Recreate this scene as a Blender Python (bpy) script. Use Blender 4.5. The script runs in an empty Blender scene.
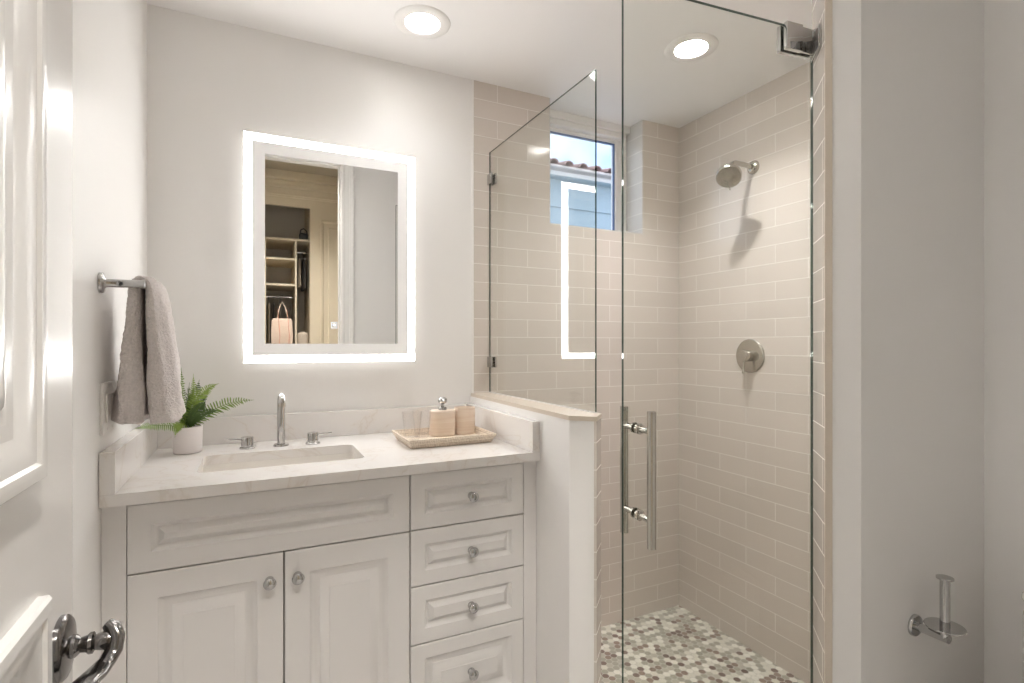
import bpy, bmesh, math, random
from mathutils import Vector, Matrix, noise
C = bpy.context.scene.collection
S = bpy.context.scene
PI = math.pi
random.seed(4)

# ------------------------------------------------------------------ camera, world, sun, exposure
cam = bpy.data.objects.new('camera', bpy.data.cameras.new('camera'))
C.objects.link(cam); S.camera = cam
cam.location = (0, 0, 1.335)
cam.rotation_euler = (PI/2, 0, -math.radians(25.9))
cam.data.sensor_width = 36; cam.data.lens = 531/1024*36
cam.data.shift_y = 3.2/1024
cam.data.clip_start = .02

S.view_settings.view_transform = 'Standard'
S.view_settings.look = 'None'
S.view_settings.gamma = 1
S.view_settings.use_curve_mapping = False
S.view_settings.exposure = 2.37
S.cycles.use_denoising = True
S.cycles.max_bounces = 14
S.cycles.diffuse_bounces = 8
S.cycles.glossy_bounces = 8
S.cycles.transparent_max_bounces = 24
S.cycles.transmission_bounces = 10
S.cycles.sample_clamp_indirect = 6
S.cycles.blur_glossy = .5
LAMP = 50.0        # recessed downlight lens
LED = 5.6          # mirror light band, front
LEDBACK = .45      # mirror light strip behind the glass

W = bpy.data.worlds.new('sky'); S.world = W; W.use_nodes = True
nt = W.node_tree; nt.nodes.clear()
out = nt.nodes.new('ShaderNodeOutputWorld'); bg = nt.nodes.new('ShaderNodeBackground')
sky = nt.nodes.new('ShaderNodeTexSky'); sky.sky_type = 'NISHITA'; sky.sun_disc = False
sky.sun_elevation = math.radians(42); sky.sun_rotation = math.radians(200)
tc = nt.nodes.new('ShaderNodeTexCoord'); nz = nt.nodes.new('ShaderNodeTexNoise')
nz.inputs['Scale'].default_value = 3.2; nz.inputs['Detail'].default_value = 7
cr = nt.nodes.new('ShaderNodeValToRGB'); cr.color_ramp.elements[0].position = .40; cr.color_ramp.elements[1].position = .58
mx = nt.nodes.new('ShaderNodeMix'); mx.data_type = 'RGBA'
sc_ = nt.nodes.new('ShaderNodeVectorMath'); sc_.operation = 'SCALE'; sc_.inputs['Scale'].default_value = .17
nt.links.new(sky.outputs[0], sc_.inputs[0])
nt.links.new(tc.outputs['Generated'], nz.inputs['Vector']); nt.links.new(nz.outputs['Fac'], cr.inputs[0])
nt.links.new(cr.outputs[0], mx.inputs['Factor']); nt.links.new(sc_.outputs[0], mx.inputs[6]); mx.inputs[7].default_value = (.95, .96, 1.0, 1)
nt.links.new(mx.outputs[2], bg.inputs[0]); bg.inputs[1].default_value = 0.46
nt.links.new(bg.outputs[0], out.inputs[0])
sun = bpy.data.objects.new('sun', bpy.data.lights.new('sun', 'SUN')); C.objects.link(sun)
sun.data.energy = .6; sun.data.angle = math.radians(1.5)
sun.rotation_euler = (math.radians(48), 0, math.radians(160))   # from the far side: never reaches into the room

# ------------------------------------------------------------------ materials
def newmat(name):
    m = bpy.data.materials.new(name); m.use_nodes = True
    return m, m.node_tree, m.node_tree.nodes['Principled BSDF']
def pbr(name, col, rough=.5, metal=0, spec=.5, bump=0, bscale=60, coat=0, var=0, vscale=5, emis=0):
    m, t, b = newmat(name)
    b.inputs['Base Color'].default_value = (*col, 1); b.inputs['Roughness'].default_value = rough
    b.inputs['Metallic'].default_value = metal; b.inputs['Specular IOR Level'].default_value = spec
    b.inputs['Coat Weight'].default_value = coat; b.inputs['Coat Roughness'].default_value = .15
    if emis:
        b.inputs['Emission Color'].default_value = (*col, 1); b.inputs['Emission Strength'].default_value = emis
    tcn = t.nodes.new('ShaderNodeTexCoord')
    if bump:
        n = t.nodes.new('ShaderNodeTexNoise'); n.inputs['Scale'].default_value = bscale; n.inputs['Detail'].default_value = 3
        t.links.new(tcn.outputs['Object'], n.inputs['Vector'])
        bn = t.nodes.new('ShaderNodeBump'); bn.inputs['Strength'].default_value = bump; bn.inputs['Distance'].default_value = .004
        t.links.new(n.outputs['Fac'], bn.inputs['Height']); t.links.new(bn.outputs[0], b.inputs['Normal'])
    n2 = t.nodes.new('ShaderNodeTexNoise'); n2.inputs['Scale'].default_value = vscale
    t.links.new(tcn.outputs['Object'], n2.inputs['Vector'])
    r = t.nodes.new('ShaderNodeValToRGB'); v = var if var else .008
    r.color_ramp.elements[0].color = (*[max(0, c*(1-v)) for c in col], 1)
    r.color_ramp.elements[1].color = (*[min(1, c*(1+v)) for c in col], 1)
    t.links.new(n2.outputs['Fac'], r.inputs[0]); t.links.new(r.outputs[0], b.inputs['Base Color'])
    return m
def emit(name, col, s):
    m = bpy.data.materials.new(name); m.use_nodes = True; t = m.node_tree; t.nodes.clear()
    o = t.nodes.new('ShaderNodeOutputMaterial'); e = t.nodes.new('ShaderNodeEmission')
    e.inputs[0].default_value = (*col, 1); e.inputs[1].default_value = s; t.links.new(e.outputs[0], o.inputs[0]); return m
def sheet_glass(name, tint, rough=0.0):
    """clear plate: a Fresnel-weighted mirror reflection over a slightly tinted clear body"""
    m = bpy.data.materials.new(name); m.use_nodes = True; t = m.node_tree; t.nodes.clear()
    o = t.nodes.new('ShaderNodeOutputMaterial'); mix = t.nodes.new('ShaderNodeMixShader')
    tr = t.nodes.new('ShaderNodeBsdfTransparent'); gl = t.nodes.new('ShaderNodeBsdfGlossy')
    lw = t.nodes.new('ShaderNodeLayerWeight'); lw.inputs[0].default_value = .5
    p = t.nodes.new('ShaderNodeMath'); p.operation = 'POWER'; p.inputs[1].default_value = 5
    ma = t.nodes.new('ShaderNodeMath'); ma.operation = 'MULTIPLY_ADD'; ma.inputs[1].default_value = .96; ma.inputs[2].default_value = .04
    tr.inputs[0].default_value = (*tint, 1); gl.inputs['Roughness'].default_value = rough
    t.links.new(lw.outputs['Facing'], p.inputs[0]); t.links.new(p.outputs[0], ma.inputs[0]); t.links.new(ma.outputs[0], mix.inputs[0])
    t.links.new(tr.outputs[0], mix.inputs[1]); t.links.new(gl.outputs[0], mix.inputs[2]); t.links.new(mix.outputs[0], o.inputs[0])
    return m
TH, TW = .0768, .2925
def tile_mat(name, direction, uoff=0.0, c1=(.69, .63, .58), c2=(.655, .60, .55), grout=(.83, .80, .76)):
    m, t, b = newmat(name)
    g = t.nodes.new('ShaderNodeNewGeometry')
    d = t.nodes.new('ShaderNodeVectorMath'); d.operation = 'DOT_PRODUCT'; d.inputs[1].default_value = direction
    sp = t.nodes.new('ShaderNodeSeparateXYZ')
    a = t.nodes.new('ShaderNodeMath'); a.inputs[1].default_value = uoff + TW*40
    z = t.nodes.new('ShaderNodeMath'); z.inputs[1].default_value = TH*41 - 2.366
    cb = t.nodes.new('ShaderNodeCombineXYZ')
    t.links.new(g.outputs['Position'], d.inputs[0]); t.links.new(g.outputs['Position'], sp.inputs[0])
    t.links.new(d.outputs['Value'], a.inputs[0]); t.links.new(sp.outputs['Z'], z.inputs[0])
    t.links.new(a.outputs[0], cb.inputs[0]); t.links.new(z.outputs[0], cb.inputs[1])
    br = t.nodes.new('ShaderNodeTexBrick'); br.offset = .5; br.offset_frequency = 2
    for k, v in {'Scale': 1, 'Mortar Size': .0016, 'Mortar Smooth': .3, 'Bias': 0, 'Brick Width': TW, 'Row Height': TH}.items(): br.inputs[k].default_value = v
    br.inputs['Color1'].default_value = (*c1, 1); br.inputs['Color2'].default_value = (*c2, 1); br.inputs['Mortar'].default_value = (*grout, 1)
    t.links.new(cb.outputs[0], br.inputs['Vector']); t.links.new(br.outputs['Color'], b.inputs['Base Color'])
    n = t.nodes.new('ShaderNodeTexNoise'); n.inputs['Scale'].default_value = 9; n.inputs['Detail'].default_value = 1
    t.links.new(cb.outputs[0], n.inputs['Vector'])
    inv = t.nodes.new('ShaderNodeMath'); inv.operation = 'MULTIPLY_ADD'; inv.inputs[1].default_value = -1.0
    mm = t.nodes.new('ShaderNodeMath'); mm.operation = 'MULTIPLY'; mm.inputs[1].default_value = .9
    t.links.new(n.outputs['Fac'], mm.inputs[0]); t.links.new(br.outputs['Fac'], inv.inputs[0]); t.links.new(mm.outputs[0], inv.inputs[2])
    bp = t.nodes.new('ShaderNodeBump'); bp.inputs['Strength'].default_value = .5; bp.inputs['Distance'].default_value = .002
    t.links.new(inv.outputs[0], bp.inputs['Height']); t.links.new(bp.outputs[0], b.inputs['Normal'])
    rr = t.nodes.new('ShaderNodeMath'); rr.operation = 'MULTIPLY_ADD'; rr.inputs[1].default_value = .5; rr.inputs[2].default_value = .13
    t.links.new(br.outputs['Fac'], rr.inputs[0]); t.links.new(rr.outputs[0], b.inputs['Roughness'])
    return m
def hex_mat(name, s=.0285):
    m, t, b = newmat(name); N = t.nodes; L = t.links
    def vm(op, a=None, bb=None):
        n = N.new('ShaderNodeVectorMath'); n.operation = op
        for i, x in ((0, a), (1, bb)):
            if x is None: continue
            if isinstance(x, tuple): n.inputs[i].default_value = x
            else: L.new(x, n.inputs[i])
        return n
    g = N.new('ShaderNodeNewGeometry')
    p0 = vm('MULTIPLY', g.outputs['Position'], (1/s, 1/s, 0)).outputs[0]
    p = vm('ADD', p0, (200., 173.205*2, 0)).outputs[0]
    R = (1., 1.7320508, 1.); Hh = (.5, .8660254, 0.)
    fa = vm('MULTIPLY', vm('FLOOR', vm('DIVIDE', p, R).outputs[0]).outputs[0], R).outputs[0]
    a = vm('SUBTRACT', vm('SUBTRACT', p, fa).outputs[0], Hh).outputs[0]
    pb = vm('SUBTRACT', p, Hh).outputs[0]
    fb = vm('MULTIPLY', vm('FLOOR', vm('DIVIDE', pb, R).outputs[0]).outputs[0], R).outputs[0]
    bb = vm('SUBTRACT', vm('SUBTRACT', pb, fb).outputs[0], Hh).outputs[0]
    a = vm('MULTIPLY', a, (1, 1, 0)).outputs[0]; bb = vm('MULTIPLY', bb, (1, 1, 0)).outputs[0]
    la = vm('LENGTH', a).outputs['Value']; lb = vm('LENGTH', bb).outputs['Value']
    lt = N.new('ShaderNodeMath'); lt.operation = 'LESS_THAN'; L.new(la, lt.inputs[0]); L.new(lb, lt.inputs[1])
    mixv = N.new('ShaderNodeMix'); mixv.data_type = 'VECTOR'; L.new(lt.outputs[0], mixv.inputs['Factor'])
    L.new(bb, mixv.inputs[4]); L.new(a, mixv.inputs[5]); gv = mixv.outputs[1]
    idv = vm('SUBTRACT', p, gv).outputs[0]
    snap = vm('SNAP', vm('ADD', idv, (.02, .02, 0)).outputs[0], (.1, .1, 1)).outputs[0]
    snap = vm('MULTIPLY', snap, (1, 1, 0)).outputs[0]
    wn = N.new('ShaderNodeTexWhiteNoise'); wn.noise_dimensions = '3D'; L.new(snap, wn.inputs['Vector'])
    cr = N.new('ShaderNodeValToRGB'); cr.color_ramp.interpolation = 'CONSTANT'; e = cr.color_ramp.elements
    cols = [(0, (.70, .68, .60)), (.20, (.40, .385, .32)), (.45, (.50, .48, .41)), (.62, (.30, .225, .185)), (.74, (.22, .16, .135)), (.84, (.80, .78, .71))]
    e[0].position = 0; e[0].color = (*cols[0][1], 1); e[1].position = cols[1][0]; e[1].color = (*cols[1][1], 1)
    for q, c in cols[2:]: x = e.new(q); x.color = (*c, 1)
    L.new(wn.outputs['Value'], cr.inputs[0])
    # rounded hexagon distance
    ab = vm('ABSOLUTE', gv).outputs[0]
    d1 = vm('DOT_PRODUCT', ab, (.5, .8660254, 0)).outputs['Value']
    sx = N.new('ShaderNodeSeparateXYZ'); L.new(ab, sx.inputs[0])
    mxx = N.new('ShaderNodeMath'); mxx.operation = 'MAXIMUM'; L.new(d1, mxx.inputs[0]); L.new(sx.outputs[0], mxx.inputs[1])
    ln = vm('LENGTH', gv).outputs['Value']
    av = N.new('ShaderNodeMath'); av.operation = 'ADD'; L.new(mxx.outputs[0], av.inputs[0]); L.new(ln, av.inputs[1])
    mr = N.new('ShaderNodeMapRange'); mr.inputs['From Min'].default_value = .90; mr.inputs['From Max'].default_value = .98
    L.new(av.outputs[0], mr.inputs['Value'])
    mc = N.new('ShaderNodeMix'); mc.data_type = 'RGBA'; L.new(mr.outputs[0], mc.inputs['Factor']); L.new(cr.outputs[0], mc.inputs[6])
    mc.inputs[7].default_value = (.60, .585, .53, 1)
    L.new(mc.outputs[2], b.inputs['Base Color']); b.inputs['Roughness'].default_value = .4
    inv = N.new('ShaderNodeMath'); inv.operation = 'SUBTRACT'; inv.inputs[0].default_value = 1; L.new(mr.outputs[0], inv.inputs[1])
    bp = N.new('ShaderNodeBump'); bp.inputs['Strength'].default_value = .4; bp.inputs['Distance'].default_value = .0015
    L.new(inv.outputs[0], bp.inputs['Height']); L.new(bp.outputs[0], b.inputs['Normal'])
    return m
def quartz(name):
    m, t, b = newmat(name)
    g = t.nodes.new('ShaderNodeNewGeometry')
    n = t.nodes.new('ShaderNodeTexNoise'); n.inputs['Scale'].default_value = 3.0; n.inputs['Detail'].default_value = 6; n.inputs['Distortion'].default_value = 1.6
    t.links.new(g.outputs['Position'], n.inputs['Vector'])
    r = t.nodes.new('ShaderNodeValToRGB'); e = r.color_ramp.elements
    e[0].position = .46; e[0].color = (.81, .785, .765, 1); e[1].position = .54; e[1].color = (.81, .785, .765, 1)
    x = e.new(.485); x.color = (.80, .765, .735, 1); x = e.new(.498); x.color = (.735, .69, .65, 1); x = e.new(.507); x.color = (.80, .768, .738, 1)
    t.links.new(n.outputs['Fac'], r.inputs[0]); t.links.new(r.outputs[0], b.inputs['Base Color'])
    b.inputs['Roughness'].default_value = .16
    return m
def streaked(name, c1, c2, scale):
    m, t, b = newmat(name)
    tcn = t.nodes.new('ShaderNodeTexCoord'); mp = t.nodes.new('ShaderNodeMapping'); mp.inputs['Scale'].default_value = scale
    n = t.nodes.new('ShaderNodeTexNoise'); n.inputs['Scale'].default_value = 1; n.inputs['Detail'].default_value = 5
    r = t.nodes.new('ShaderNodeValToRGB'); r.color_ramp.elements[0].position = .35; r.color_ramp.elements[1].position = .65
    r.color_ramp.elements[0].color = (*c1, 1); r.color_ramp.elements[1].color = (*c2, 1)
    t.links.new(tcn.outputs['Object'], mp.inputs[0]); t.links.new(mp.outputs[0], n.inputs['Vector']); t.links.new(n.outputs['Fac'], r.inputs[0])
    t.links.new(r.outputs[0], b.inputs['Base Color']); b.inputs['Roughness'].default_value = .5
    return m
def weave(name):
    m, t, b = newmat(name)
    tcn = t.nodes.new('ShaderNodeTexCoord'); v = t.nodes.new('ShaderNodeTexVoronoi'); v.inputs['Scale'].default_value = 170
    v.inputs['Randomness'].default_value = .25
    t.links.new(tcn.outputs['Object'], v.inputs['Vector'])
    r = t.nodes.new('ShaderNodeValToRGB'); r.color_ramp.elements[0].color = (.84, .74, .62, 1); r.color_ramp.elements[1].color = (.42, .31, .22, 1)
    r.color_ramp.elements[0].position = .35; r.color_ramp.elements[1].position = .85
    t.links.new(v.outputs['Distance'], r.inputs[0]); t.links.new(r.outputs[0], b.inputs['Base Color'])
    bp = t.nodes.new('ShaderNodeBump'); bp.invert = True; bp.inputs['Strength'].default_value = .8; bp.inputs['Distance'].default_value = .002
    t.links.new(v.outputs['Distance'], bp.inputs['Height']); t.links.new(bp.outputs[0], b.inputs['Normal']); b.inputs['Roughness'].default_value = .7
    return m

M = {}
M['paint'] = pbr('wall_paint', (.84, .828, .815), .42, spec=.4, bump=.06, bscale=25)
M['ceil'] = pbr('ceiling_paint', (.89, .88, .875), .5, spec=.35)
M['cabinet'] = pbr('cabinet_paint', (.72, .70, .685), .3, spec=.5)
M['door'] = pbr('door_paint', (.69, .68, .665), .24, spec=.5)
M['trim'] = pbr('trim_paint', (.88, .87, .85), .3)
M['dark'] = pbr('cabinet_shadow_board', (.26, .24, .21), .6)  # shade of the gaps between the fronts put into the carcass colour
M['quartz'] = quartz('white_quartz')
M['ceramic'] = pbr('sink_ceramic', (.84, .81, .77), .08, coat=.5)
M['chrome'] = pbr('polished_chrome', (.52, .515, .51), .07, metal=1)
M['nickel'] = pbr('brushed_nickel', (.54, .51, .46), .24, metal=1)
M['bnickel'] = pbr('polished_nickel', (.55, .525, .48), .12, metal=1)
M['pewter'] = pbr('antique_pewter', (.22, .21, .205), .16, metal=1)
M['glass'] = sheet_glass('shower_glass', (.975, .983, .968))
M['tumbler'] = sheet_glass('tumbler_glass', (.985, .98, .975))
M['wglass'] = sheet_glass('window_glass', (.90, .93, .97))
M['gedge'] = sheet_glass('glass_edge', (.09, .14, .12))
M['mirror'] = pbr('silvered_mirror', (.93, .93, .92), 0.0, metal=1)
M['led'] = emit('mirror_light_band', (1, .985, .96), LED)
M['ledback'] = emit('mirror_side_light', (1, .97, .93), LEDBACK)
M['frost'] = pbr('frosted_border', (.80, .79, .78), .35, emis=.05)
M['icon'] = emit('touch_icon', (.75, .85, 1), .35)
M['lamp'] = emit('downlight_lens', (1, .988, .98), LAMP*.62)
M['lampbig'] = emit('shower_downlight_lens', (1, .988, .98), LAMP*3.3)
M['lampfill_door'] = emit('door_added_fill_lens', (1, .988, .98), LAMP*1.25)  # unseen lamp by the door, added as fill light
M['lampfill_dress'] = emit('dressing_added_fill_lens', (1, .95, .88), LAMP*13)  # unseen lamp added to brighten the dressing room in the mirror
M['baffle'] = pbr('downlight_white', (.88, .87, .85), .4)
M['towel'] = pbr('terry_towel', (.71, .66, .645), .95, spec=.1, bump=1.0, bscale=260, var=.2, vscale=190)
M['pot'] = pbr('white_pot', (.80, .755, .745), .55)
M['soil'] = pbr('potting_soil', (.05, .035, .025), .95, bump=1, bscale=300)
M['leaf'] = pbr('fern_green', (.17, .27, .045), .5, var=.5, vscale=14)
M['leafd'] = pbr('fern_dark_green', (.06, .115, .02), .5, var=.5, vscale=14)
M['leafl'] = pbr('fern_light_green', (.27, .38, .07), .5, var=.4, vscale=14)
M['stone'] = streaked('pale_travertine', (.83, .72, .62), (.74, .60, .49), (8, 8, 130))
M['weave'] = weave('woven_rattan')
M['btile'] = tile_mat('subway_tile_back', (1, 0, 0), uoff=-.933)
M['rtile'] = tile_mat('subway_tile_side', (0, 1, 0), uoff=-1.655)
M['dtile'] = tile_mat('subway_tile_jamb', (.7071, .7071, 0))
M['tedge'] = pbr('tile_edge_trim', (.64, .565, .48), .3)
M['mosaic'] = hex_mat('hexagon_mosaic')
M['floor'] = pbr('floor_tile', (.52, .50, .48), .35, var=.1)
M['plastic'] = pbr('white_plastic', (.80, .78, .76), .3)
M['cream'] = pbr('cream_joinery', (.70, .62, .48), .4, var=.05)
M['creamd'] = pbr('cream_shelving', (.72, .64, .50), .5)
M['closet'] = pbr('closet_back', (.50, .46, .40), .7)
M['dress'] = pbr('dressing_room_wall', (.55, .50, .40), .6)
M['black'] = pbr('black_leather', (.015, .015, .017), .35)
M['tote'] = pbr('pale_canvas', (.72, .58, .48), .85, bump=.4)
M['coral'] = pbr('coral_ribbon', (.78, .33, .22), .7)
M['cloth1'] = pbr('grey_cloth', (.33, .30, .27), .9, bump=.6)
M['cloth2'] = pbr('dark_cloth', (.10, .09, .085), .9, bump=.6)
M['cloth3'] = pbr('beige_cloth', (.55, .48, .40), .9, bump=.6)
M['siding'] = pbr('neighbour_siding', (.34, .44, .50), .5, var=.05)
M['fascia'] = pbr('white_fascia', (.85, .86, .88), .4)
M['clay'] = pbr('clay_roof_tile', (.30, .19, .17), .8, var=.3, vscale=9)
M['mortar'] = pbr('roof_mortar', (.80, .74, .72), .9)
M['gasket'] = pbr('window_gasket', (.10, .16, .32), .4)

# ------------------------------------------------------------------ mesh helpers
def add_box(bm, lo, hi, bev=0, seg=2, mat=None):
    r = bmesh.ops.create_cube(bm, size=1)
    vs = r['verts']; lo = Vector(lo); hi = Vector(hi); c = (lo+hi)/2; d = hi-lo
    for v in vs: v.co = Vector((v.co.x*d.x, v.co.y*d.y, v.co.z*d.z)) + c
    fs = {f for v in vs for f in v.link_faces}
    if bev:
        es = list({e for v in vs for e in v.link_edges})
        r2 = bmesh.ops.bevel(bm, geom=es, offset=bev, segments=seg, affect='EDGES', profile=.5)
        fs = set(r2['faces']) | {f for f in fs if f.is_valid}
        vs = list({v for f in fs for v in f.verts})
    if mat is not None:
        Mx = Matrix(mat)
        for v in vs: v.co = Mx @ v.co
    return vs
def frame_of(d):
    d = Vector(d).normalized(); up = Vector((0, 0, 1)) if abs(d.z) < .95 else Vector((1, 0, 0))
    a = d.cross(up).normalized(); return a, d.cross(a).normalized()
def add_tube(bm, pts, rad, n=16, cap=True, flat=1.0, updir=None):
    pts = [Vector(p) for p in pts]; k = len(pts)
    rs = rad if isinstance(rad, (list, tuple)) else [rad]*k
    rings = []; pa = None
    for i, p in enumerate(pts):
        d = (pts[min(i+1, k-1)]-pts[max(i-1, 0)]).normalized()
        if pa is None: a, b = frame_of(d)
        else:
            a = (pa - d*pa.dot(d))
            a = a.normalized() if a.length > 1e-6 else frame_of(d)[0]
            b = d.cross(a).normalized()
        if i == 0 and updir is not None:
            a = (Vector(updir)-d*Vector(updir).dot(d)).normalized(); b = d.cross(a).normalized()
        pa = a
        r = rs[i]; ra, rb = (r if isinstance(r, tuple) else (r, r*flat))
        rings.append([bm.verts.new(p + a*ra*math.cos(2*PI*j/n) + b*rb*math.sin(2*PI*j/n)) for j in range(n)])
    for i in range(k-1):
        for j in range(n):
            bm.faces.new((rings[i][j], rings[i][(j+1) % n], rings[i+1][(j+1) % n], rings[i+1][j]))
    if cap:
        bm.faces.new(rings[0][::-1]); bm.faces.new(rings[-1])
    return rings
def add_lathe(bm, prof, origin, axis=(0, 0, 1), n=32, sx=1, sy=1, close=False):
    """prof: (radius, height) pairs along the axis"""
    o = Vector(origin); ax = Vector(axis).normalized(); a, b = frame_of(ax)
    if abs(ax.z) > .95: a, b = Vector((1, 0, 0)), Vector((0, 1, 0))*(1 if ax.z > 0 else -1)
    rings = []
    for r, h in prof:
        if r < 1e-6: rings.append([bm.verts.new(o+ax*h)])
        else: rings.append([bm.verts.new(o+ax*h+a*r*sx*math.cos(2*PI*j/n)+b*r*sy*math.sin(2*PI*j/n)) for j in range(n)])
    for i in range(len(rings)-1):
        p, q = rings[i], rings[i+1]
        for j in range(n):
            j2 = (j+1) % n
            if len(p) == 1 and len(q) == 1: break
            if len(p) == 1: bm.faces.new((p[0], q[j2], q[j]))
            elif len(q) == 1: bm.faces.new((p[j], p[j2], q[0]))
            else: bm.faces.new((p[j], p[j2], q[j2], q[j]))
    if close:
        for rg, rev in ((rings[0], True), (rings[-1], False)):
            if len(rg) > 1: bm.faces.new(rg[::-1] if rev else rg)
    return rings
def add_prism(bm, poly, z0, z1, holes=None):
    lo = [bm.verts.new((x, y, z0)) for x, y in poly]; hi = [bm.verts.new((x, y, z1)) for x, y in poly]
    n = len(poly)
    for i in range(n): bm.faces.new((lo[i], lo[(i+1) % n], hi[(i+1) % n], hi[i]))
    bm.faces.new(lo[::-1]); bm.faces.new(hi)
def add_rings(bm, rings):
    vs = [[bm.verts.new(p) for p in r] for r in rings]; n = len(vs[0])
    for i in range(len(vs)-1):
        for j in range(n):
            bm.faces.new((vs[i][j], vs[i][(j+1) % n], vs[i+1][(j+1) % n], vs[i+1][j]))
    bm.faces.new(vs[0][::-1]); bm.faces.new(vs[-1])
def BM(): return bmesh.new()
def boxes(lst, bev=0):
    b = bmesh.new()
    for lo, hi in lst: add_box(b, lo, hi, bev)
    return b
def obj(name, bm, mat, parent=None, smooth=None, weld=False):
    """link one mesh object; its geometry is written in room coordinates"""
    if weld: bmesh.ops.remove_doubles(bm, verts=bm.verts, dist=1e-5)
    bmesh.ops.recalc_face_normals(bm, faces=bm.faces)
    me = bpy.data.meshes.new(name); bm.to_mesh(me); bm.free()
    mats = mat if isinstance(mat, list) else [mat]
    for q in mats: me.materials.append(M[q] if isinstance(q, str) else q)
    o = bpy.data.objects.new(name, me); C.objects.link(o)
    if smooth:
        for p in me.polygons: p.use_smooth = True
        me.set_sharp_from_angle(angle=math.radians(smooth))
    if parent:
        o.parent = parent; o.matrix_parent_inverse = Matrix.Translation(parent.location).inverted()
    else:
        # origin to the base of the mesh
        xs = [v.co for v in me.vertices]
        if xs:
            c = Vector((sum(v.x for v in xs)/len(xs), sum(v.y for v in xs)/len(xs), min(v.z for v in xs)))
            me.transform(Matrix.Translation(-c)); o.location = c
    return o
def part(name, bm, mat, parent, smooth=40, weld=False):
    if weld: bmesh.ops.remove_doubles(bm, verts=bm.verts, dist=1e-5)
    bmesh.ops.recalc_face_normals(bm, faces=bm.faces)
    me = bpy.data.meshes.new(name); bm.to_mesh(me); bm.free()
    for q in (mat if isinstance(mat, list) else [mat]): me.materials.append(M[q])
    if smooth:
        for p in me.polygons: p.use_smooth = True
        me.set_sharp_from_angle(angle=math.radians(smooth))
    o = bpy.data.objects.new(name, me); C.objects.link(o)
    base = Vector((0, 0, 0)); p = parent
    while p: base += p.location; p = p.parent
    me.transform(Matrix.Translation(-base)); o.parent = parent
    return o
def tag(o, label, cat, group=None):
    o['label'] = label; o['category'] = cat
    if group: o['group'] = group
    return o
def thing(name, label, cat, loc, group=None):
    o = bpy.data.objects.new(name, None); o.empty_display_size = .05; C.objects.link(o); o.location = loc
    return tag(o, label, cat, group)
def struct(name, bm, mat, parent=None, smooth=None):
    if parent: return part(name, bm, mat, parent, smooth)
    o = obj(name, bm, mat, None, smooth); o['kind'] = 'structure'; return o

# ------------------------------------------------------------------ room shell
XL, XK, XR, XS = -.312, .808, 1.831, 1.95      # left wall, low wall, right wall, shower side wall
YB, YD = 2.065, .10                             # mirror wall, doorway wall
HC, HH = 2.44, 2.95                             # ceiling over vanity and shower, ceiling by the door
WX0, WX1, WZ0 = 1.187, 1.721, 1.874             # window recess

bm = BM(); add_box(bm, (XL-.3, YD-.2, -.1), (XS+.15, YB+.2, 0)); struct('floor', bm, 'floor')
bm = BM(); add_prism(bm, [(.92, 1.3), (1.31, .905), (XS, .905), (XS, YB), (.92, YB)], .0, .006); struct('floor_shower', bm, 'mosaic')
bm = BM(); add_box(bm, (XL-.12, YD, 0), (XL, YB+.15, HH)); struct('wall_left', bm, 'paint')
bm = BM(); add_box(bm, (XL, YB, 0), (XK+.014, YB+.22, HC)); struct('wall_back', bm, 'paint')
# tiled back wall with the window recess cut out
bm = BM()
tx0 = XK+.016
for x0, x1, z0, z1 in ((tx0, WX0, 0, HC), (WX0, WX1, 0, WZ0), (WX1, XS+.12, 0, HC)): add_box(bm, (x0, YB, z0), (x1, YB+.22, z1))
struct('wall_shower_back', bm, 'btile')
bm = BM(); add_box(bm, (XS, .905, 0), (XS+.12, YB, HC)); struct('wall_shower_right', bm, 'rtile')
# wall between shower and toilet: its end is cut at 45 degrees
J = Vector((1.221, .813)); q = .70711
E2 = (1.271, .757); Jp = (1.228, .8)
bm = BM(); add_prism(bm, [Jp, E2, (XS+.12, E2[1]), (XS+.12, .897), (1.315, .897), (1.312, .894)], 0, HH); struct('wall_front', bm, 'paint')
bm = BM(); add_prism(bm, [(1.221, .811), (1.3245, .9145), (1.3205, .9185-.016), (1.2275, .8035)], 0, HC); struct('wall_shower_jamb', bm, 'dtile')
bm = BM(); add_box(bm, (1.3215, .897, 0), (XS, .905, HC)); struct('wall_shower_front', bm, 'btile')
bm = BM(); add_prism(bm, [(1.2155, .8065), (1.2205, .8115), (1.2310, .8010), (1.2260, .7960)], 0, HH); struct('trim_1', bm, 'tedge')
bm = BM(); add_box(bm, (XR, YD, 0), (XR+.12, .757, HH)); struct('wall_right', bm, 'paint')
# low wall between vanity and shower, end cut at 45 degrees, stone cap on top
KZ = 1.133
bm = BM(); add_prism(bm, [(XK, YB), (XK, 1.29), (.8520, 1.2455), (.8575, 1.2400), (.903, 1.2855), (.903, YB)], 0, KZ-.013); struct('wall_low', bm, 'paint')
bm = BM(); add_prism(bm, [(.8575, 1.2395), (.8625, 1.2345), (.918, 1.2900), (.918, YB), (.9035, YB), (.9035, 1.2853)], 0, KZ-.013); struct('wall_low_tile', bm, 'dtile')
bm = BM(); add_prism(bm, [(XK+.004, YB), (XK-.003, 1.288), (.8620, 1.2325), (.9200, 1.2905), (.9200, YB)], KZ-.013, KZ); struct('trim_2', bm, 'tedge')
bm = BM(); add_box(bm, (XK+.009, YB-.004, KZ), (XK+.016, YB, HC)); struct('trim_3', bm, 'trim')
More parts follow.
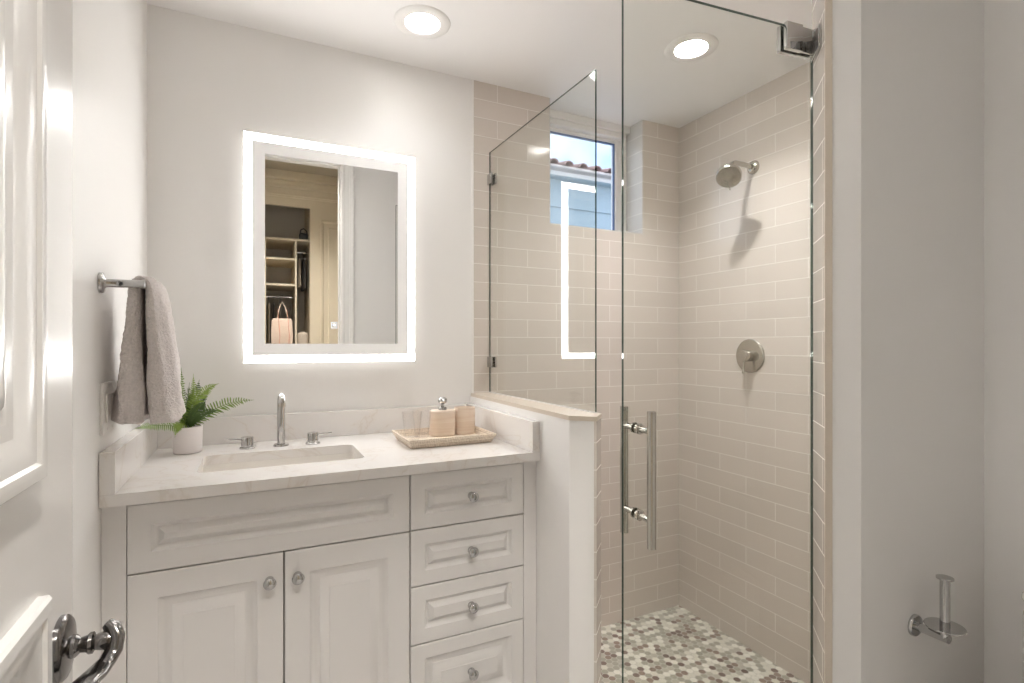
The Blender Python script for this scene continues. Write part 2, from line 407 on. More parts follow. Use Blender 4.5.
# ceilings with round holes for the downlights
def ceiling_plate(name, x0, x1, y0, y1, z, lights, r=.058, th=.12, mat='ceil'):
    bm = BM(); h = .1
    ls = sorted(lights); xs = [x0]
    for (x, y) in ls: xs += [x-h, x+h]
    xs.append(x1)
    def rect(a, b, c, d):
        if b-a > 1e-5 and d-c > 1e-5: bm.faces.new([bm.verts.new(p) for p in ((a, c, z), (b, c, z), (b, d, z), (a, d, z))])
    for i in range(0, len(xs), 2): rect(xs[i], xs[i+1], y0, y1)
    for (x, y) in ls:
        rect(x-h, x+h, y0, y-h); rect(x-h, x+h, y+h, y1)
        n = 40; ci, sq = [], []
        for j in range(n):
            a = 2*PI*j/n; c_, s_ = math.cos(a), math.sin(a); m_ = max(abs(c_), abs(s_))
            ci.append(bm.verts.new((x+r*c_, y+r*s_, z))); sq.append(bm.verts.new((x+h*c_/m_, y+h*s_/m_, z)))
        for j in range(n): bm.faces.new((ci[j], ci[(j+1) % n], sq[(j+1) % n], sq[j]))
    for f in list(bm.faces): f.normal_update()
    top = [bm.verts.new(p) for p in ((x0, y0, z+th), (x1, y0, z+th), (x1, y1, z+th), (x0, y1, z+th))]; bm.faces.new(top)
    bot = [bm.verts.new(p) for p in ((x0, y0, z), (x1, y0, z), (x1, y1, z), (x0, y1, z))]
    for i in range(4): bm.faces.new((bot[i], bot[(i+1) % 4], top[(i+1) % 4], top[i]))
    me = bpy.data.meshes.new(name); bm.to_mesh(me); bm.free(); me.materials.append(M[mat])
    o = bpy.data.objects.new(name, me); C.objects.link(o); o['kind'] = 'structure'; return o
D1, D2 = (.519, 1.772), (1.464, 1.488)
ceiling_plate('ceiling', XL-.12, XS+.12, .95, YB+.22, HC, [D1, D2])
D_FILL = (.30, .78)  # added fill lamp, out of view
ceiling_plate('ceiling_raised', XL-.12, XR+.12, YD-.14, .95, HH, [D_FILL])
bm = BM(); add_box(bm, (XL-.12, .95, HC+.12), (XS+.12, 1.02, HH+.12)); struct('wall_soffit', bm, 'paint')
bm = BM(); add_box(bm, (1.325, .895, HC), (XS+.12, .95, HH)); struct('wall_soffit_shower', bm, 'paint')
# doorway wall (behind the camera) with casing
DX0, DX1, DZ = -.205, .56, 2.63
bm = BM()
add_box(bm, (XL-.12, YD-.14, 0), (DX0, YD, HH)); add_box(bm, (DX1, YD-.14, 0), (XR+.12, YD, HH)); add_box(bm, (DX0, YD-.14, DZ), (DX1, YD, HH))
struct('wall_doorway', bm, 'paint')
def casing(y, s, name):
    bm = BM()
    for w0, w1, t in ((0, .085, .012), (.006, .02, .018), (.055, .085, .02), (.068, .082, .026)):
        ya, yb = sorted((y, y+s*t))
        add_box(bm, (DX1+w0, ya, 0), (DX1+w1, yb, DZ+w1), .0015, 1)
        add_box(bm, (max(DX0-w1, XL+.001), ya, 0), (DX0-w0, yb, DZ+w1), .0015, 1)
        add_box(bm, (DX0-w0, ya, DZ+w0), (DX1+w0, yb, DZ+w1), .0015, 1)
    struct(name, bm, 'trim')
casing(YD, 1, 'trim_4'); casing(YD-.14, -1, 'trim_5')
bm = BM()
add_box(bm, (DX1-.012, YD-.09, 0), (DX1, YD-.05, DZ)); add_box(bm, (DX0, YD-.09, 0), (DX0+.012, YD-.05, DZ)); add_box(bm, (DX0, YD-.09, DZ-.012), (DX1, YD-.05, DZ))
struct('trim_6', bm, 'trim')
# baseboards
bm = BM(); add_box(bm, (1.275, .742, 0), (XR, .757, .11), .003); struct('baseboard_front', bm, 'trim')
bm = BM(); add_box(bm, (XR-.015, YD+.002, 0), (XR, .742, .11), .003); struct('baseboard_right', bm, 'trim')
bm = BM(); add_box(bm, (XL, YD+.03, 0), (XL+.015, 1.45, .11), .003); struct('baseboard_left', bm, 'trim')

# ------------------------------------------------------------------ window in the tiled recess
M['revtile'] = tile_mat('subway_tile_reveal_lit', (0, 1, 0), c1=(.68, .655, .63), c2=(.66, .635, .61))  # same tile in a cooler tone: window daylight put into its colour
bm = BM(); add_box(bm, (WX1-.006, YB+.0005, WZ0), (WX1, YB+.125, HC)); add_box(bm, (WX0, YB+.0005, WZ0), (WX0+.006, YB+.125, HC)); add_box(bm, (WX0+.006, YB+.0005, WZ0), (WX1-.006, YB+.125, WZ0+.006))
struct('wall_window_reveal', bm, 'revtile')
wy = YB+.095
win = struct('window_1', boxes([((WX0+.006, wy, HC-.035), (WX1-.006, wy+.1, HC)), ((WX0+.006, wy+.012, HC-.062), (WX1-.022, wy+.1, HC-.035)),
    ((WX1-.030, wy+.03, WZ0+.006), (WX1-.006, wy+.12, HC-.035)), ((WX0+.006, wy+.03, WZ0+.006), (WX0+.03, wy+.12, HC-.062)),
    ((WX0+.03, wy+.03, WZ0+.006), (WX1-.03, wy+.12, WZ0+.03))], .002), 'trim')
bm = BM()
gx0, gx1, gz0, gz1 = WX0+.06, 1.659, WZ0+.035, HC-.078
for a, b_ in (((WX0+.03, wy+.045, WZ0+.03), (gx0, wy+.085, HC-.062)), ((gx1, wy+.045, WZ0+.03), (WX1-.030, wy+.085, HC-.062)),
              ((gx0, wy+.045, WZ0+.03), (gx1, wy+.085, gz0)), ((gx0, wy+.045, gz1), (gx1, wy+.085, HC-.062))): add_box(bm, a, b_, .002)
part('sash', bm, 'trim', win)
bm = BM()
for a, b_ in (((gx0, wy+.055, gz0), (gx0+.006, wy+.066, gz1)), ((gx1-.006, wy+.055, gz0), (gx1, wy+.066, gz1)), ((gx0, wy+.055, gz1-.005), (gx1, wy+.066, gz1)), ((gx0, wy+.055, gz0), (gx1, wy+.066, gz0+.005))): add_box(bm, a, b_)
part('gasket', bm, 'gasket', win)
bm = BM(); add_box(bm, (gx0, wy+.067, gz0), (gx1, wy+.073, gz1)); part('pane', bm, 'wglass', win)

# ------------------------------------------------------------------ the house next door, seen through the window
hy = 5.0
house = thing('neighbouring_house', 'pale blue-grey sided house with clay roof tiles outside the window', 'house', (3.2, hy, 0))
bm = BM()
z = 0.0; k = 0
while z < 3.14:
    a = bm.verts; x0, x1 = .6, 7.0; h = .315
    p = [(hy, z), (hy-.022, z), (hy-.004, z+h), (hy, z+h)]
    lo = [bm.verts.new((x0, y, zz)) for y, zz in p]; hi = [bm.verts.new((x1, y, zz)) for y, zz in p]
    for i in range(4): bm.faces.new((lo[i], lo[(i+1) % 4], hi[(i+1) % 4], hi[i]))
    bm.faces.new(lo[::-1]); bm.faces.new(hi)
    z += h
add_box(bm, (.6, hy, 0), (7, hy+.2, 3.15))
part('wall', bm, 'siding', house, None)
bm = BM(); add_box(bm, (.6, hy-.10, 3.14), (7, hy, 3.155)); part('soffit', bm, 'siding', house, None)
bm = BM(); add_box(bm, (.6, hy-.115, 3.150), (7, hy-.10, 3.19), .003); part('fascia', bm, 'fascia', house)
bm = BM()
rise = .27
add_prism(bm, [(0, 0), (1, 0), (1, 1), (0, 1)], 0, .02)
for v in bm.verts:
    X, Y, Z = v.co; v.co = (.6+6.4*X, hy-.24+2.4*Y, 3.19+2.4*Y*rise+Z)
part('roof_deck', bm, 'mortar', house, None)
sp = .178
for i in range(24):
    x = 1.70+i*sp
    bm = BM(); n = 10; R_ = .056
    for y0 in range(5):
        ya = hy-.30+y0*.45; yb = ya+.5
        rg = []
        for (y, rr) in ((ya, R_), (yb, R_*.86)):
            zz = 3.205+(y-(hy-.24))*rise + .012*(y == ya)
            ou = [bm.verts.new((x+rr*math.cos(PI*j/n), y, zz+rr*math.sin(PI*j/n)*.85)) for j in range(n+1)]
            inn = [bm.verts.new((x+(rr-.014)*math.cos(PI*j/n), y, zz+(rr-.014)*math.sin(PI*j/n)*.85)) for j in range(n+1)]
            rg.append((ou, inn))
        for j in range(n):
            bm.faces.new((rg[0][0][j], rg[0][0][j+1], rg[1][0][j+1], rg[1][0][j]))
            bm.faces.new((rg[0][1][j], rg[0][1][j+1], rg[1][1][j+1], rg[1][1][j]))
            for s_ in (0, 1): bm.faces.new((rg[s_][0][j], rg[s_][0][j+1], rg[s_][1][j+1], rg[s_][1][j]))
        for j in (0, n): bm.faces.new((rg[0][0][j], rg[0][1][j], rg[1][1][j], rg[1][0][j]))
    part('roof_tile', bm, 'clay', house, 60)
bm = BM(); add_box(bm, (-6, YB+.3, -.12), (12, 14, -.02)); g = struct('ground', bm, 'floor')

# ------------------------------------------------------------------ recessed downlights
def downlight(x, y, z, label, ro=.096, power='lamp'):
    t = thing('recessed_downlight', label, 'ceiling light', (x, y, z), 'recessed ceiling downlights')
    bm = BM(); add_lathe(bm, [(.0575, .004), (.0575, -.002), (.060, -.0055), (.075, -.006), (ro-.002, -.0035), (ro, -.0005), (ro, 0)], (x, y, z), n=48); part('trim_ring', bm, 'baffle', t, 50)
    bm = BM(); add_lathe(bm, [(.0573, -.001), (.0573, .012), (.049, .065), (.0, .067)], (x, y, z), n=48); part('baffle', bm, 'baffle', t, 50)
    bm = BM(); add_lathe(bm, [(0, .056), (.038, .0555), (.0455, .060), (.0455, .064)], (x, y, z), n=48); part('lens', bm, power, t, 50)
    return t
downlight(*D1, HC, 'lit round white recessed downlight above the vanity, nearest the lit mirror')
downlight(*D2, HC, 'lit round white recessed downlight inside the shower ceiling', power='lampbig')

# ------------------------------------------------------------------ vanity
def ring_rect(x0, x1, z0, z1, ins, y):
    return [(x0+ins, y, z0+ins), (x1-ins, y, z0+ins), (x1-ins, y, z1-ins), (x0+ins, y, z1-ins)]
def raised_front(x0, x1, z0, z1, yf, fr, back=.02):
    bm = BM(); d = [(0, back), (0, .002), (.002, 0), (fr, 0), (fr+.001, .0015), (fr+.006, .0045), (fr+.014, .0095), (fr+.020, .0110), (fr+.026, .0110), (fr+.027, .0095), (fr+.050, .0015), (fr+.0505, .0), (fr+.052, 0)]
    if min(x1-x0, z1-z0)/2 < fr+.06:
        d = [(0, back), (0, .002), (.002, 0), (fr, 0), (fr+.001, .0012), (fr+.005, .005), (fr+.010, .0095), (fr+.013, .0098), (fr+.014, .0085), (fr+.026, .0012), (fr+.0265, 0), (fr+.028, 0)]
    add_rings(bm, [ring_rect(x0, x1, z0, z1, i, yf+y) for i, y in d])
    return bm
YF = 1.484      # face of the doors and drawers
def knob(x, z, parent, y=YF):
    bm = BM(); add_lathe(bm, [(.0, .0), (.011, .0), (.011, -.003), (.006, -.006), (.0052, -.012), (.009, -.015), (.0145, -.019), (.0155, -.023), (.013, -.0275), (.006, -.0305), (0, -.031)], (x, y, z), axis=(0, 1, 0), n=24)
    part('knob', bm, 'chrome', parent, 60)
van = thing('vanity_cabinet', 'greige painted vanity cabinet with raised panel doors and drawers under the white counter', 'cabinet', (.25, 1.7, 0))
ZC = .9705   # underside of the counter
bm = BM()
add_box(bm, (XL+.001, 1.486, .0), (-.2645, YB-.002, ZC)); add_box(bm, (.7625, 1.486, 0), (XK-.001, YB-.002, ZC))
add_box(bm, (-.2645, 1.53, .0), (.7625, 1.55, .1)); 
part('side_panel', bm, 'cabinet', van)
bm = BM()
add_box(bm, (-.2645, 1.5055, .1), (.7625, 1.5215, .135)); add_box(bm, (-.2645, 1.5055, .955), (.7625, 1.5215, ZC))
add_box(bm, (-.2645, 1.5055, .135), (-.25, 1.5215, .955)); add_box(bm, (.748, 1.5055, .135), (.7625, 1.5215, .955)); add_box(bm, (.385, 1.5055, .135), (.415, 1.5215, .955))
add_box(bm, (.055, 1.5055, .135), (.084, 1.5215, .79)); add_box(bm, (-.25, 1.5055, .79), (.385, 1.5215, .815))
for z in (.642, .475, .803, .24): add_box(bm, (.415, 1.5055, z-.012), (.748, 1.5215, z+.012))
add_box(bm, (-.2645, 1.5215, .1), (.7625, YB-.01, .118)); add_box(bm, (.395, 1.5215, .118), (.405, YB-.01, ZC))
part('carcass', bm, 'dark', van)
gp = .0017
f = part('false_front', raised_front(-.2628, .399-gp, .803+gp, ZC-.0065, YF, .046), 'cabinet', van)
d = part('door', raised_front(-.2628, .0692-gp, .136, .803-gp, YF, .060), 'cabinet', van); knob(.0352, .7355, d)
d = part('door', raised_front(.0692+gp, .399-gp, .136, .803-gp, YF, .060), 'cabinet', van); knob(.1015, .7355, d)
for z0, z1, kz in ((.804, ZC-.0048, .884), (.642, .804, .7205), (.475, .642, .5555), (.24, .475, .3575)):
    d = part('drawer', raised_front(.399+gp, .7608, z0+gp, z1-gp, YF, .041), 'cabinet', van); knob(.5845, kz, d)
part('bottom_panel', raised_front(.399+gp, .7608, .136, .24-gp, YF, .03), 'cabinet', van)

# countertop with sink cut-out, splashes
CT, CY = .998, 1.463
SX0, SX1, SY0, SY1 = -.137, .298, 1.612, 1.852
bm = BM()
def rounded_rect(x0, x1, y0, y1, r, n=6):
    pts = []
    for cx, cy, a0 in ((x1-r, y1-r, 0), (x0+r, y1-r, 90), (x0+r, y0+r, 180), (x1-r, y0+r, 270)):
        for i in range(n+1):
            a = math.radians(a0+90*i/n); pts.append((cx+r*math.cos(a), cy+r*math.sin(a)))
    return pts
inner = rounded_rect(SX0, SX1, SY0, SY1, .022)
cx0, cx1, cy0, cy1 = XL+.001, XK-.001, CY, YB-.001
corn = [(cx1, cy1), (cx0, cy1), (cx0, cy0), (cx1, cy0)]
outer = []
for k in range(4):
    ox, oy = corn[k]
    for i in range(7):
        p = inner[k*7+i]; vert = (i < 3) if k % 2 == 0 else (i > 3)
        outer.append((ox, oy) if i == 3 else ((ox, p[1]) if vert else (p[0], oy)))
n = len(inner)
it, ib = [bm.verts.new((*p, CT)) for p in inner], [bm.verts.new((*p, ZC)) for p in inner]
ot, ob = [bm.verts.new((*p, CT)) for p in outer], [bm.verts.new((*p, ZC)) for p in outer]
for j in range(n):
    k = (j+1) % n
    bm.faces.new((it[j], it[k], ot[k], ot[j])); bm.faces.new((ib[j], ib[k], ob[k], ob[j]))
    bm.faces.new((it[j], it[k], ib[k], ib[j])); bm.faces.new((ot[j], ot[k], ob[k], ob[j]))
top = obj('countertop', bm, 'quartz'); tag(top, 'white veined quartz countertop on the vanity, with a sink cut-out', 'countertop')
bm = BM()
add_box(bm, (XL+.001, CY, CT), (XL+.031, YB-.0015, 1.094), .001, 1)
part('splash_left', bm, 'quartz', top)
bm = BM(); add_box(bm, (XK-.025, CY, CT), (XK-.001, YB-.0015, 1.094), .001, 1); part('splash_right', bm, 'quartz', top)
bm = BM(); add_box(bm, (XL+.031, YB-.022, CT), (XK-.025, YB-.0015, 1.090), .001, 1); part('backsplash', bm, 'quartz', top)

# undermount sink
bm = BM()
def rrz(x0, x1, y0, y1, r, z, n=6): return [(x, y, z) for x, y in rounded_rect(x0, x1, y0, y1, r, n)]
g_ = .003
seq = [(-.02, ZC-.001, .03), (g_*-1, ZC-.001, .025), (g_*-1, ZC-.012, .025), (.004, ZC-.08, .03), (.012, ZC-.115, .035), (.035, ZC-.128, .05), (.10, ZC-.131, .02)]
rings = [rrz(SX0+i, SX1-i, SY0+i, SY1-i, r, z) for i, z, r in seq]
vs = [[bm.verts.new(p) for p in r] for r in rings]; n = len(vs[0])
for i in range(len(vs)-1):
    for j in range(n): bm.faces.new((vs[i][j], vs[i][(j+1) % n], vs[i+1][(j+1) % n], vs[i+1][j]))
bm.faces.new(vs[-1])
vo = [[bm.verts.new(p) for p in rrz(SX0-.02, SX1+.02, SY0-.02, SY1+.02, .03, ZC-.001)], [bm.verts.new(p) for p in rrz(SX0-.02, SX1+.02, SY0-.02, SY1+.02, .03, ZC-.10)],
      [bm.verts.new(p) for p in rrz(SX0+.02, SX1-.02, SY0+.02, SY1-.02, .05, ZC-.145)]]
for i in range(2):
    for j in range(n): bm.faces.new((vo[i][j], vo[i][(j+1) % n], vo[i+1][(j+1) % n], vo[i+1][j]))
bm.faces.new(vo[-1])
snk = obj('undermount_sink', bm, 'ceramic', smooth=50); tag(snk, 'rectangular white undermount sink set below the countertop cut-out', 'sink')
bm = BM(); add_lathe(bm, [(0, .004), (.018, .004), (.022, .002), (.024, 0)], ((SX0+SX1)/2, 1.75, ZC-.1305), n=24); part('drain', bm, 'chrome', snk)

# widespread faucet
fx, fy = .081, 1.932
fau = thing('faucet', 'polished chrome faucet with tall slim spout and two lever handles', 'faucet', (fx, fy, CT))
bm = BM(); add_lathe(bm, [(0, 0), (.024, 0), (.024, .004), (.022, .0065), (0, .0065)], (fx, fy, CT), n=28); part('base_plate', bm, 'chrome', fau)
bm = BM()
pts = [(fx, fy, CT+.006), (fx, fy, CT+.08), (fx, fy, CT+.135)]
rad = .024
for i in range(1, 9):
    a = PI*i/8*.92
    pts.append((fx, fy-rad*(1-math.cos(a)), CT+.135+rad*math.sin(a)*1.25))
add_tube(bm, pts, [.0125]*3+[.0125-.0002*i for i in range(8)], n=24)
part('spout', bm, 'chrome', fau, 50)
e_ = Vector(pts[-1])
bm = BM(); add_tube(bm, [e_+Vector((0, .0, .004)), e_+Vector((0, -.001, -.008))], .0118, n=24); part('aerator', bm, 'nickel', fau, 50)
for s, hx, hy_ in ((-1, -.020, 1.928), (1, .180, 1.924)):
    bm = BM(); add_lathe(bm, [(0, 0), (.0235, 0), (.0235, .004), (.0215, .0055), (.018, .006), (.018, .036), (.0165, .038), (0, .038)], (hx, hy_, CT), n=28)
    h = part('handle', bm, 'chrome', fau)
    bm = BM(); add_tube(bm, [(hx+s*.012, hy_, CT+.031), (hx+s*.045, hy_, CT+.032), (hx+s*.062, hy_, CT+.034)], [.0032, .0029, .0026], n=10); part('lever', bm, 'chrome', h, 50)

# ------------------------------------------------------------------ fern in a white pot
px, py = -.187, 1.938
fern = thing('potted_fern', 'small green fern in a white round pot on the counter by the towel', 'plant', (px, py, CT))
bm = BM(); add_lathe(bm, [(0, .001), (.036, .001), (.0395, .004), (.041, .08), (.0405, .082), (.0375, .082), (.0365, .07), (0, .07)], (px, py, CT), n=40); part('pot', bm, 'pot', fern, 50)
bm = BM(); add_lathe(bm, [(.0365, .068), (.034, .073), (.02, .076), (0, .075)], (px, py, CT), n=24); part('soil', bm, 'soil', fern, 50)
def frond(tip, bulge, mat, wid=.026, seed=0, n=26):
    rnd = random.Random(seed)
    a = Vector((px+rnd.uniform(-.008, .008), py+rnd.uniform(-.008, .008), CT+.075)); c = Vector(tip); b = Vector(bulge)
    P = lambda t: a*(1-t)**2 + b*2*t*(1-t) + c*t*t
    bm = BM(); add_tube(bm, [P(i/12) for i in range(13)], [.0014-.0009*i/12 for i in range(13)], n=6)
    for i in range(2, n):
        t = i/n; p = P(t); d = (P(min(1, t+.02))-P(t-.02)).normalized()
        side = d.cross(Vector((0, 0, 1)))
        if side.length < .15: side = Vector((.8, -.6, 0))
        side = side.normalized(); up = side.cross(d).normalized()
        L = wid*1.45*math.sin(PI*min(1, (t*.9+.13)))**.8*(1 if t < .85 else .75)
        w = .0022+.0008*(1-t)
        tilt = (side*.62+up*.78).normalized()
        for s in (-1, 1):
            dr = (tilt*s + d*.35 + up*rnd.uniform(-.25, .3)).normalized()
            wv = d*w; q0 = p
            pts = [q0-wv*.5, q0+dr*L*.4-wv*.9-up*.0005, q0+dr*L*.8-wv*.6, q0+dr*L+Vector((0, 0, -.002)), q0+dr*L*.8+wv*.6, q0+dr*L*.4+wv*.9+up*.001, q0+wv*.5]
            bm.faces.new([bm.verts.new(v) for v in pts])
    part('frond', bm, mat, fern, None)
FR = [((-.000, 1.90, 1.157), (-.10, 1.91, 1.165), 'leaf', .021), ((-.100, 1.92, 1.212), (-.165, 1.92, 1.20), 'leafl', .017), ((-.170, 1.915, 1.245), (-.168, 1.93, 1.15), 'leafl', .017),
      ((-.20, 1.90, 1.265), (-.20, 1.92, 1.17), 'leaf', .016), ((-.304, 1.82, 1.097), (-.25, 1.86, 1.108), 'leaf', .014), ((-.215, 1.885, 1.055), (-.212, 1.90, 1.12), 'leafl', .013),
      ((-.155, 1.93, 1.225), (-.172, 1.94, 1.14), 'leafd', .019), ((-.128, 1.955, 1.20), (-.165, 1.95, 1.14), 'leafd', .018), ((-.185, 1.965, 1.215), (-.19, 1.95, 1.14), 'leafd', .02),
      ((-.245, 1.95, 1.19), (-.21, 1.95, 1.16), 'leafd', .018), ((-.135, 1.90, 1.16), (-.165, 1.92, 1.13), 'leafd', .016), ((-.275, 1.90, 1.17), (-.22, 1.92, 1.16), 'leaf', .015),
      ((-.10, 1.90, 1.13), (-.15, 1.91, 1.135), 'leafd', .013)]
for i, (a, b_, m_, w_) in enumerate(FR): frond(a, b_, m_, w_, i)

# ------------------------------------------------------------------ tray and what stands on it
tx0, tx1, ty0, ty1 = .443, .752, 1.668, 1.902
bm = BM()
def rr(i, z, r=.006): return rrz(tx0+i, tx1-i, ty0+i, ty1-i, r, z, 3)
rings = [rr(.014, CT+.001), rr(.013, CT+.003), rr(-.001, CT+.027), rr(.0, CT+.0305), rr(.006, CT+.0305), rr(.0075, CT+.027), rr(.019, CT+.0075)]
add_rings(bm, rings)
tr = obj('woven_tray', bm, 'weave', smooth=50); tag(tr, 'rectangular woven rattan tray on the counter by the low wall', 'tray')
TZ = CT+.0078
def vessel(name, x, y, sx, sy, h, label, cat, openmouth):
    t = thing(name, label, cat, (x, y, TZ)); bm = BM(); n = 40
    def ov(s, z): return [(x+sx*s*math.copysign(abs(math.cos(a))**.75, math.cos(a)), y+sy*s*math.copysign(abs(math.sin(a))**.75, math.sin(a)), TZ+z) for a in [2*PI*j/n for j in range(n)]]
    if openmouth: rings = [ov(.94, .0005), ov(1, .004), ov(1, h-.004), ov(.985, h), ov(.88, h), ov(.86, h-.004), ov(.86, .02)]
    else: rings = [ov(.94, .0005), ov(1, .004), ov(1, h-.008), ov(.985, h-.002), ov(.93, h), ov(.3, h+.001)]
    add_rings(bm, rings); part('body', bm, 'stone', t, 40); return t
dsp = vessel('soap_dispenser', .616, 1.846, .046, .032, .092, 'pale travertine soap dispenser with chrome pump on the woven tray', 'soap dispenser', False)
bm = BM(); add_lathe(bm, [(.015, 0), (.015, .008), (.0125, .012), (.0065, .013), (.0065, .022), (.013, .025), (.0165, .032), (.0160, .040), (.010, .046), (0, .047)], (.616, 1.846, TZ+.092), n=28)
add_tube(bm, [(.616, 1.846, TZ+.131), (.609, 1.812, TZ+.131), (.608, 1.806, TZ+.126)], [.005, .004, .0038], n=12)
part('pump', bm, 'chrome', dsp, 50)
vessel('toothbrush_holder', .703, 1.850, .038, .030, .098, 'open pale travertine tumbler behind the soap dispenser on the tray', 'tumbler', True)
def tumbler(x, y, label):
    bm = BM(); add_lathe(bm, [(0, .001), (.024, .001), (.025, .003), (.034, .096), (.0335, .098), (.032, .0975), (.0235, .012), (0, .010)], (x, y, TZ), n=36)
    o = obj('drinking_glass', bm, 'tumbler', smooth=50); tag(o, label, 'glass', 'clear glasses on the tray')
tumbler(.490, 1.800, 'clear drinking glass on the tray, at the corner nearest the faucet')
tumbler(.538, 1.845, 'clear drinking glass on the tray, just left of the soap dispenser')

# ------------------------------------------------------------------ lit mirror
MX0, MX1, MZ0, MZ1 = -.033, .561, 1.272, 2.061
MYF = 2.020
mir = thing('lit_mirror', 'rectangular wall mirror with a glowing white light border above the sink', 'mirror', ((MX0+MX1)/2, YB, MZ0))
bm = BM(); ins = .032
add_box(bm, (MX0+ins, MYF+.0055, MZ0+ins), (MX1-ins, YB, MZ1-ins)); part('housing', bm, 'ledback', mir, None)
def frame_mesh(i0, i1, y0, y1):
    bm = BM(); a = [(MX0+i0, MZ0+i0), (MX1-i0, MZ0+i0), (MX1-i0, MZ1-i0), (MX0+i0, MZ1-i0)]; b = [(MX0+i1, MZ0+i1), (MX1-i1, MZ0+i1), (MX1-i1, MZ1-i1), (MX0+i1, MZ1-i1)]
    A0, A1, B0, B1 = ([bm.verts.new((x, y, z)) for x, z in s] for s, y in ((a, y0), (a, y1), (b, y0), (b, y1)))
    for j in range(4):
        k = (j+1) % 4
        bm.faces.new((A0[j], A0[k], B0[k], B0[j])); bm.faces.new((A1[j], A1[k], B1[k], B1[j]))
        bm.faces.new((A0[j], A0[k], A1[k], A1[j])); bm.faces.new((B0[j], B0[k], B1[k], B1[j]))
    return bm
part('light_band', frame_mesh(.0008, .026, MYF-.0002, MYF+.0002), 'led', mir, None)
part('frosted_border', frame_mesh(.026, .0665, MYF-.0002, MYF+.0002), 'frost', mir, None)
bm = BM(); add_box(bm, (MX0+.0665, MYF-.0002, MZ0+.0665), (MX1-.0665, MYF+.0002, MZ1-.0665)); part('mirror_glass', bm, 'mirror', mir, None)
bm = BM(); add_box(bm, (MX0, MYF+.0003, MZ0), (MX1, MYF+.0055, MZ1)); part('back_plate', bm, 'baffle', mir, None)
bm = BM()
for a, b_ in (((-.010, -.011), (.010, -.0095)), ((-.010, .0095), (.010, .011)), ((-.010, -.011), (-.0085, .011)), ((.0085, -.011), (.010, .011)), ((-.005, -.004), (.005, .005))):
    add_box(bm, (.262+a[0], MYF-.0010, 1.406+a[1]), (.262+b_[0], MYF-.0004, 1.406+b_[1]))
part('touch_button', bm, 'icon', mir, None)

# ------------------------------------------------------------------ towel on its bar, switch plate
bx, bz, by0, by1 = -.236, 1.474, 1.475, 1.74
bar = thing('towel_bar', 'polished chrome towel bar on the left wall carrying a grey towel', 'towel bar', (XL, by0, bz))
if True:
    y = by0; bm = BM(); add_lathe(bm, [(0, 0), (.0235, 0), (.0235, .006), (.021, .0085), (.012, .010), (.0095, .014), (.0095, .075), (.0105, .078), (.0105, .086), (0, .087)], (XL, y, bz), axis=(1, 0, 0), n=28); part('post', bm, 'chrome', bar, 50)
bm = BM(); add_tube(bm, [(bx, by0, bz), (bx, by1-.03, bz)], .0075, n=16); part('rail', bm, 'chrome', bar, 50)
# towel: a rounded slab swept over the rail, with lengthwise folds
bm = BM(); NS, NU = 150, 120
path = []
for i in range(NS+1):
    s = i/NS
    if s < .46:
        k = s/.46; path.append((bx-.0165-.016*(1-k)**.8, 1.158+(bz-.004-1.158)*k, 1-k))
    elif s > .54:
        k = (s-.54)/.46; path.append((bx+.0175+.020*k**.8, bz-.004-(bz-.004-1.154)*k, k))
    else:
        a = PI*(1-(s-.46)/.08); path.append((bx+.017*math.cos(a), bz-.004+.019*math.sin(a), 0))
rings = []
for i, (x, z, k) in enumerate(path):
    a, b_ = path[max(0, i-1)], path[min(NS, i+1)]
    t = Vector((b_[0]-a[0], 0, b_[1]-a[1])).normalized(); nrm = Vector((t.z, 0, -t.x))   # points outward on both sides
    if i > NS*.5: pass
    side = -1 if i < NS/2 else 1
    nrm = Vector((side*abs(t.z), 0, abs(t.x))) if abs(t.z) > .2 else Vector((t.z*-1, 0, 1)).normalized()
    room = i > NS/2
    hy_ = (.088 if room else .070) + .022*k if room else .085+.012*k
    yc = (1.580+.020*k) if room else 1.577
    th = .0105+.0175*k**.7
    off = -.001*k
    row = []
    for j in range(NU):
        a_ = 2*PI*j/NU; ca, sa = math.cos(a_), math.sin(a_)
        u = math.copysign(abs(ca)**.55, ca); w = math.copysign(abs(sa)**.5, sa)
        yy = yc + u*hy_
        foldamp = (.003+.006*k)*(math.sin(u*5.2+1.0+k*1.5+(2 if room else 0)) + .5*math.sin(u*9-2*k))
        dd = w*th + foldamp*(1 if w > 0 else .6) + off
        p = Vector((x, yy, z)) + nrm*dd
        if k > .97:
            p.z -= .0
        nn = noise.noise(p*14)*.006*(.3+k) + noise.noise(p*300)*.0022 + noise.noise(p*130)*.0018
        p += nrm*nn*(1 if w > 0 else -1)*.9 + Vector((0, u*nn*.7, 0))
        if k > .9: p.z += .006*math.sin(u*4+1)*(k-.9)*10
        p.x = max(p.x, XL+.004)
        row.append(p)
    rings.append(row)
# rounded hems
def shrink(row, f, dz):
    c = sum(row, Vector())/len(row); return [c+(p-c)*f+Vector((0, 0, dz)) for p in row]
rings = [shrink(rings[0], .35, -.008), shrink(rings[0], .8, -.006)] + rings + [shrink(rings[-1], .8, -.006), shrink(rings[-1], .35, -.008)]
add_rings(bm, rings)
tw = obj('hand_towel', bm, 'towel', smooth=180); tag(tw, 'folded fluffy grey hand towel draped over the chrome bar on the left wall', 'towel')

